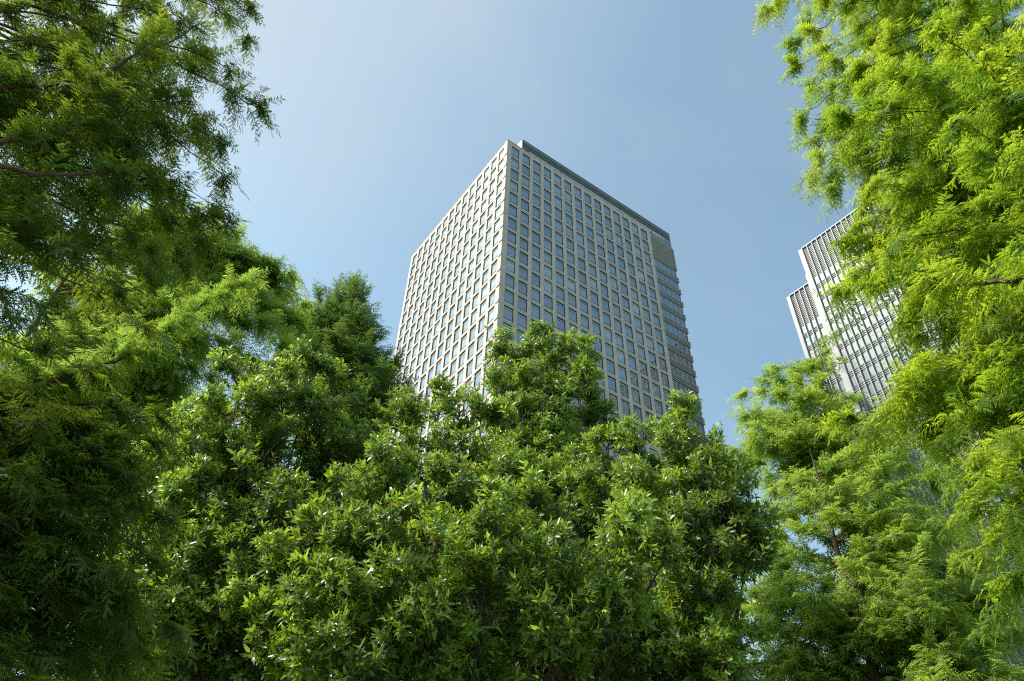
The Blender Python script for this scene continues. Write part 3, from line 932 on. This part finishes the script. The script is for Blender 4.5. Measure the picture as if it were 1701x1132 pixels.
def make_tower():
    root = empty('office_tower', (CX, CY, 0), 'tall pale stone office tower with rows of square windows, in the centre', 'tower', RZ)
    rng = np.random.default_rng(5)
    # stone grid, right face (y = 0) and left face (x = 0)
    b = Boxes()
    edges = [(0.0, WC - PW / 2)]
    for k in range(13):
        edges.append((WC + k * SX + PW / 2, WC + (k + 1) * SX - PW / 2))
    edges.append((WC + 13 * SX + PW / 2, LEN))
    for i, (x0, x1) in enumerate(edges):
        if i == 0:
            b.box(0, x1, 0, x1, 0, PAR)                                    # the corner pier serves both faces
        else:
            b.box(x0, x1, 0, .62, 0, PAR)
            b.box(0, .62, x0, x1, 0, PAR)
    zs = [Z1 + .06 - r * FH for r in range(NR)]
    bands = [(zs[0] + PH / 2, PAR - .004)]
    for r in range(NR - 1):
        bands.append((zs[r + 1] + PH / 2, zs[r] - PH / 2))
    bands.append((0, zs[-1] - PH / 2))
    for i, (z0, z1) in enumerate(bands):
        for k in range(14):
            x0, x1 = WC + k * SX - PW / 2, WC + k * SX + PW / 2
            b.box(x0, x1, .02, .617, z0, z1)
            b.box(.015, .617, x0, x1, z0, z1)
        if 0 < i < NR:                                                     # string course on the sunlit side, turning the corner
            b.box(-.13, .0, -.07, .9, z0 + .08, z1 - .10)
            b.box(0, .12, -.07, .0, z0 + .08, z1 - .10)
            b.box(-.035, .0, .9, LENL, z0 + .08, z0 + .42)
            b.box(.12, LEN, -.02, .0, (z0 + z1) / 2 - .03, (z0 + z1) / 2 + .03)
    b.box(-.06, .5, -.06, LENL, PAR, PAR + .12)
    b.box(.5, LEN, -.06, .5, PAR, PAR + .12)
    b.build('stone_facade', M_STONE, root)
    # windows: those that show largest are parts of their own
    cand = []
    for face in 'RL':
        for c in range(14):
            for r in range(NR):
                s = WC + c * SX
                p = t2w(s, .165, zs[r]) if face == 'R' else t2w(.24, s, zs[r])
                q = pix(p)
                du = pix(t2w(s + 1, .24, zs[r]) if face == 'R' else t2w(.24, s + 1, zs[r]))
                dv = pix(p + [0, 0, 1])
                area = abs((du[0] - q[0]) * (dv[1] - q[1]) - (du[1] - q[1]) * (dv[0] - q[0]))
                if q[1] + 14 > leaf_line(q[0]):
                    area = 0
                cand.append((area, face, c, r))
    cand.sort(key=lambda t: -t[0])
    own = {t[1:] for t in cand[:100]}
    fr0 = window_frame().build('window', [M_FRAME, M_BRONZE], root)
    panes = []
    for v in BLINDS:
        pb = Boxes()
        pane_quads(pb, v)
        panes.append(pb.build('pane', [M_GLASS, M_BLIND], None))
    lamp = Boxes()
    lamp.box(-.28, .28, -.012, -.004, -1.12, -.99)
    lamp0 = lamp.build('ceiling_lamp', M_LAMP, None)
    first = True
    rest = Boxes()
    lit = {('R', 0, 8), ('R', 2, 9), ('R', 2, 11), ('R', 3, 12), ('R', 4, 12), ('R', 8, 7), ('R', 9, 9), ('R', 6, 12), ('R', 0, 9), ('R', 5, 13), ('R', 10, 11), ('R', 11, 15), ('R', 9, 14), ('R', 7, 10)}
    for area, face, c, r in cand:
        s = WC + c * SX
        vi = int(rng.integers(0, len(BLINDS)))
        if face == 'L' and rng.random() < .6:
            vi = 1
        if (face, c, r) in own:
            fr = fr0 if first else fr0.copy()
            if not first:
                col.objects.link(fr)
                fr.parent = root
            first = False
            fr.location = (s, .165, zs[r]) if face == 'R' else (.175, s, zs[r])
            fr.rotation_euler = (0, 0, 0) if face == 'R' else (0, 0, -PI / 2)
            pn = panes[vi].copy()
            col.objects.link(pn)
            pn.parent = fr
            if (face, c, r) in lit:
                lp = lamp0.copy()
                col.objects.link(lp)
                lp.parent = fr
        else:
            w, h = PW / 2, PH / 2
            tint = rng.random()
            fb = window_frame()
            for V, fm in zip(fb.V, fb.mi[::6]):
                if face == 'R':
                    W = V + np.array([s, .165, zs[r]])
                else:
                    W = np.stack([V[:, 1] + .175, -V[:, 0] + s, V[:, 2] + zs[r]], 1)
                rest.V.append(W)
                rest.F.append(BOXF + rest.n)
                rest.n += 8
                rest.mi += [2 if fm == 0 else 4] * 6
                rest.ti += [.5] * 6
            if face == 'R':
                pane_quads(rest, BLINDS[vi], s, .165, zs[r], 'R', tint)
                if (face, c, r) in lit:
                    rest.box(s - .28, s + .28, .153, .161, zs[r] - 1.12, zs[r] - .99, 3)
            else:
                pane_quads(rest, BLINDS[vi], .175, s, zs[r], 'L', tint)
    for o in panes + [lamp0]:
        bpy.data.objects.remove(o)
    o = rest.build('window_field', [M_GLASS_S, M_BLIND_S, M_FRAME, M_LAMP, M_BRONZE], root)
    o['kind'] = 'stuff'
    # dark core behind everything
    b = Boxes()
    b.box(.63, LENG - .5, .63, LENL - .3, 0, PAR - .6)
    b.build('core', M_DARK, root)
    # glass bay on the right end: glazing, mullions and projecting louvres
    b = Boxes()
    for r in range(NR + 1):
        zt = Z1 + 2.1 - r * FH
        for k in range(5):
            x0 = LEN + .04 + k * 1.49
            b.quad((x0, .16, zt - FH), (x0 + 1.47, .16, zt - FH), (x0 + 1.47, .16, zt), (x0, .16, zt), 0, rng.random())
        for k in range(10):
            y0 = .17 + k * 1.5
            b.quad((LENG - .1, y0, zt - FH), (LENG - .1, y0 + 1.48, zt - FH), (LENG - .1, y0 + 1.48, zt), (LENG - .1, y0, zt), 0, rng.random())
    b.box(LEN + .03, LENG - .13, .10, .15, Z1 + 2.1 - 2.05 * FH, PAR - .05, 2)
    b.build('bay_glazing', [M_BAY, M_DARK, M_TEAL], root)
    b = Boxes()
    for k in range(1, 5):
        x = LEN + .03 + k * 1.49
        b.box(x - .03, x + .03, .09, .165, 0, PAR)
    b.box(LENG - .12, LENG - .02, .07, .19, 0, PAR)
    b.build('mullion', M_TEAL, root)
    b = Boxes()
    for r in range(NR):
        zc = zs[r]
        n = [-2.6, -2.12, -1.64, -1.16] if r > 1 else [-2.6 + .525 * j for j in range(8)]
        for dz in n:
            z = zc + dz
            b.box(LEN + .02, LENG - .03, .0, .08, z, z + .17)
            b.box(LENG - .03, LENG + .30, -.18, .08, z, z + .10)
            b.box(LENG, LENG + .30, .08, 15, z, z + .10)
    b.build('louvre', M_SLAT, root)
    # roof screen with its white end wall and the bright slot under it
    b = Boxes()
    b.box(4.05, 4.3, .22, 9.0, PAR - .5, 150.35)
    b.build('end_wall', M_WHITE, root)
    b = Boxes()
    b.box(6.2, LENG - 2.2, .10, .29, PAR - .4, PAR + .80)  # sunlight in the gap under the screen, put into a pale band
    b.build('sunlit_slot_band', M_BAND, root)
    b = Boxes()
    for k in range(13):
        x = 4.5 + k * 3.6
        b.box(x, x + .2, .06, .098, PAR - .3, PAR + .92)
    b.box(4.3, LENG + .05, .30, .52, PAR + .92, 150.1)
    b.box(LENG - .2, LENG + .05, .52, 15, PAR + .92, 150.1)
    b.box(LENG - 2.2, LENG - .03, .06, .29, PAR - .6, PAR + .92)
    b.build('roof_screen', M_TEAL, root)
    b = Boxes()
    for k in range(6):
        z = PAR + .95 + k * .6
        b.box(4.3, LENG + .2, .14, .30, z, z + .13)
    b.box(4.28, LENG + .2, .02, .34, 150.24, 150.36)
    b.build('screen_louvre', M_TEAL, root)


# ------------------------------------------------------------------ the glass-fronted block on the right
def make_block():
    P0 = at(1329.2, 417.5, 150)
    top = P0[2]
    # local x runs from the far corner towards the camera along the face; local -y is the face normal
    d = np.array([math.sin(math.radians(144.6)), math.cos(math.radians(144.6))])
    rz = math.atan2(d[1], d[0])
    root = empty('office_block', (P0[0], P0[1], 0), 'stepped office block with pale vertical fins and green glass, on the right', 'office building', rz)
    c, s = math.cos(rz), math.sin(rz)

    def w(x, y, z):
        return np.array([P0[0] + c * x - s * y, P0[1] + s * x + c * y, z])
    rng = np.random.default_rng(8)
    LX, BAY, FHT = 52.5, 1.5, 4.2
    WX, WTOP, SET = -11.0, at(1309.5, 493.5, 160)[2], 1.4
    # lower wing: left edge from the photo, on a face set back by SET
    q = at(1309.8, 495, 1.0)[:2]
    A = np.array([[q[0], -d[0]], [q[1], -d[1]]])
    nrm = np.array([-d[1], d[0]])
    t_, s_ = np.linalg.solve(A, P0[:2] + nrm * SET)
    WX, WTOP = s_, at(1309.8, 495, t_)[2]

    g = Boxes()     # body
    g.box(0, LX, .35, 30, 0, top - .3)
    g.box(WX, -.02, SET + .35, 30, 0, WTOP - .3)
    g.build('wall', M_SHADE, root)
    p = Boxes()
    p.box(-.35, .75, -.45, .6, 0, top)
    p.box(-.9, -.5, -.1, SET + .2, 0, WTOP + 2)
    p.box(WX - .35, WX + .55, SET - .45, SET + .6, 0, WTOP)
    p.build('corner_pier', M_FIN, root)
    wd = []
    fins, lou = Boxes(), Boxes()

    def field(x0, n, y0, ztop, LV):
        for k in range(n + 1):
            x = x0 + k * BAY
            fins.box(x - .10, x + .10, y0 - .42, y0 + .1, 0, ztop)
        fins.box(x0 - .1, x0 + n * BAY, y0 - .40, y0 + .3, ztop - .004, ztop + .35)
        for k in range(n):
            xa, xb = x0 + k * BAY + .13, x0 + (k + 1) * BAY - .13
            z = ztop - .25
            while z > ztop - LV:
                lou.box(xa, xb, y0 - .03, y0 + .03, z - .20, z)
                z -= .60
            z = ztop - LV
            while z > 2:
                wd.append((xa, xb, y0 + .12, z - 2.45, z - .05))
                for j in range(3):
                    zz = z - 2.62 - j * .56
                    lou.box(xa, xb, y0 - .03, y0 + .03, zz - .18, zz)
                z -= FHT
    field(.75, 34, 0, top, 11.3)
    nw = int((-WX - 1.4) / BAY)
    field(WX + .55, nw, SET, WTOP, 11.3)
    fins.build('fin', M_FIN, root)
    lou.build('louvre', M_PALELOUVRE, root)

    def shown(t):
        x = w((t[0] + t[1]) / 2, t[2], (t[3] + t[4]) / 2)
        a = pix(x)
        ok = a[1] < 640 and a[0] < np.interp(a[1], [380, 420, 490, 520, 560, 600, 650], [1400, 1400, 1400, 1440, 1490, 1490, 1440]) and a[0] > 1310
        return (0 if ok else 1, -a[1])
    wd.sort(key=shown)
    rest = Boxes()
    for i, (xa, xb, y, za, zb) in enumerate(wd):
        if i < 100:
            o = Boxes()
            hx, hz = (xb - xa) / 2, (zb - za) / 2
            o.quad((-hx, 0, -hz), (hx, 0, -hz), (hx, 0, hz), (-hx, 0, hz), 0)
            if i % 3 == 0:
                o.box(-hx, hx, -.05, -.004, hz * .2, hz * .2 + .07, 1)
            o = o.build('window', [M_GREEN, M_PALELOUVRE], root)
            o.location = ((xa + xb) / 2, y, (za + zb) / 2)
        else:
            rest.quad((xa, y, za), (xb, y, za), (xb, y, zb), (xa, y, zb), 0, rng.random())
    o = rest.build('window_field', M_GREEN_S, root)
    o['kind'] = 'stuff'


# ------------------------------------------------------------------ pale block glimpsed behind the left trees
def make_far_block():
    p = at(58, 500, 48)
    root = empty('stone_building', (p[0] - 6, p[1] + 4, 0), 'pale stone building barely seen through the left trees', 'building', math.radians(40))
    top = p[2]
    b = Boxes()
    b.box(-14, 10, 0, 14, 0, top)
    b.box(-14.3, 10.3, -.3, 14.3, top, top + .7)
    for k in range(7):
        b.box(-14.1, 10.1, -.12, 0, top - 4 - 4 * k, top - 3.4 - 4 * k)
    b.build('wall', M_STONE, root)
    for r in range(3):
        for k in range(7):
            f = Boxes()
            f.box(-.8, .8, -.06, .0, -1, 1)
            f = f.build('window', M_GLASS, root)
            f.location = (-12 + 3.3 * k, 0, top - 2 - 4 * r)


# ------------------------------------------------------------------ ground
def make_ground():
    m, t, b = mat('park_lawn')
    tcn = nd(t, 'ShaderNodeTexCoord')
    nz = nd(t, 'ShaderNodeTexNoise')
    nz.inputs['Scale'].default_value = 900
    nz.inputs['Detail'].default_value = 8
    t.links.new(tcn.outputs['Generated'], nz.inputs['Vector'])
    r = ramp(t, [(0.35, (0.035, 0.06, 0.015)), (0.65, (0.07, 0.11, 0.03))])
    t.links.new(nz.outputs['Fac'], r.inputs[0])
    t.links.new(r.outputs[0], b.inputs['Base Color'])
    b.inputs['Roughness'].default_value = .9
    R = 3000.0
    o = build('ground', [[-R, -R, 0], [R, -R, 0], [R, R, 0], [-R, R, 0]], np.array([[0, 1, 2, 3]]), m)
    o['kind'] = 'structure'
    b = Boxes()
    b.box(-30, 30, -1.2, 2.2, -.05, .02)
    o = b.build('path', simple('pale_paving', (.34, .32, .29), .8, .3), None)
    o['kind'] = 'structure'


make_ground()
make_tower()
make_block()
make_far_block()
make_trees()
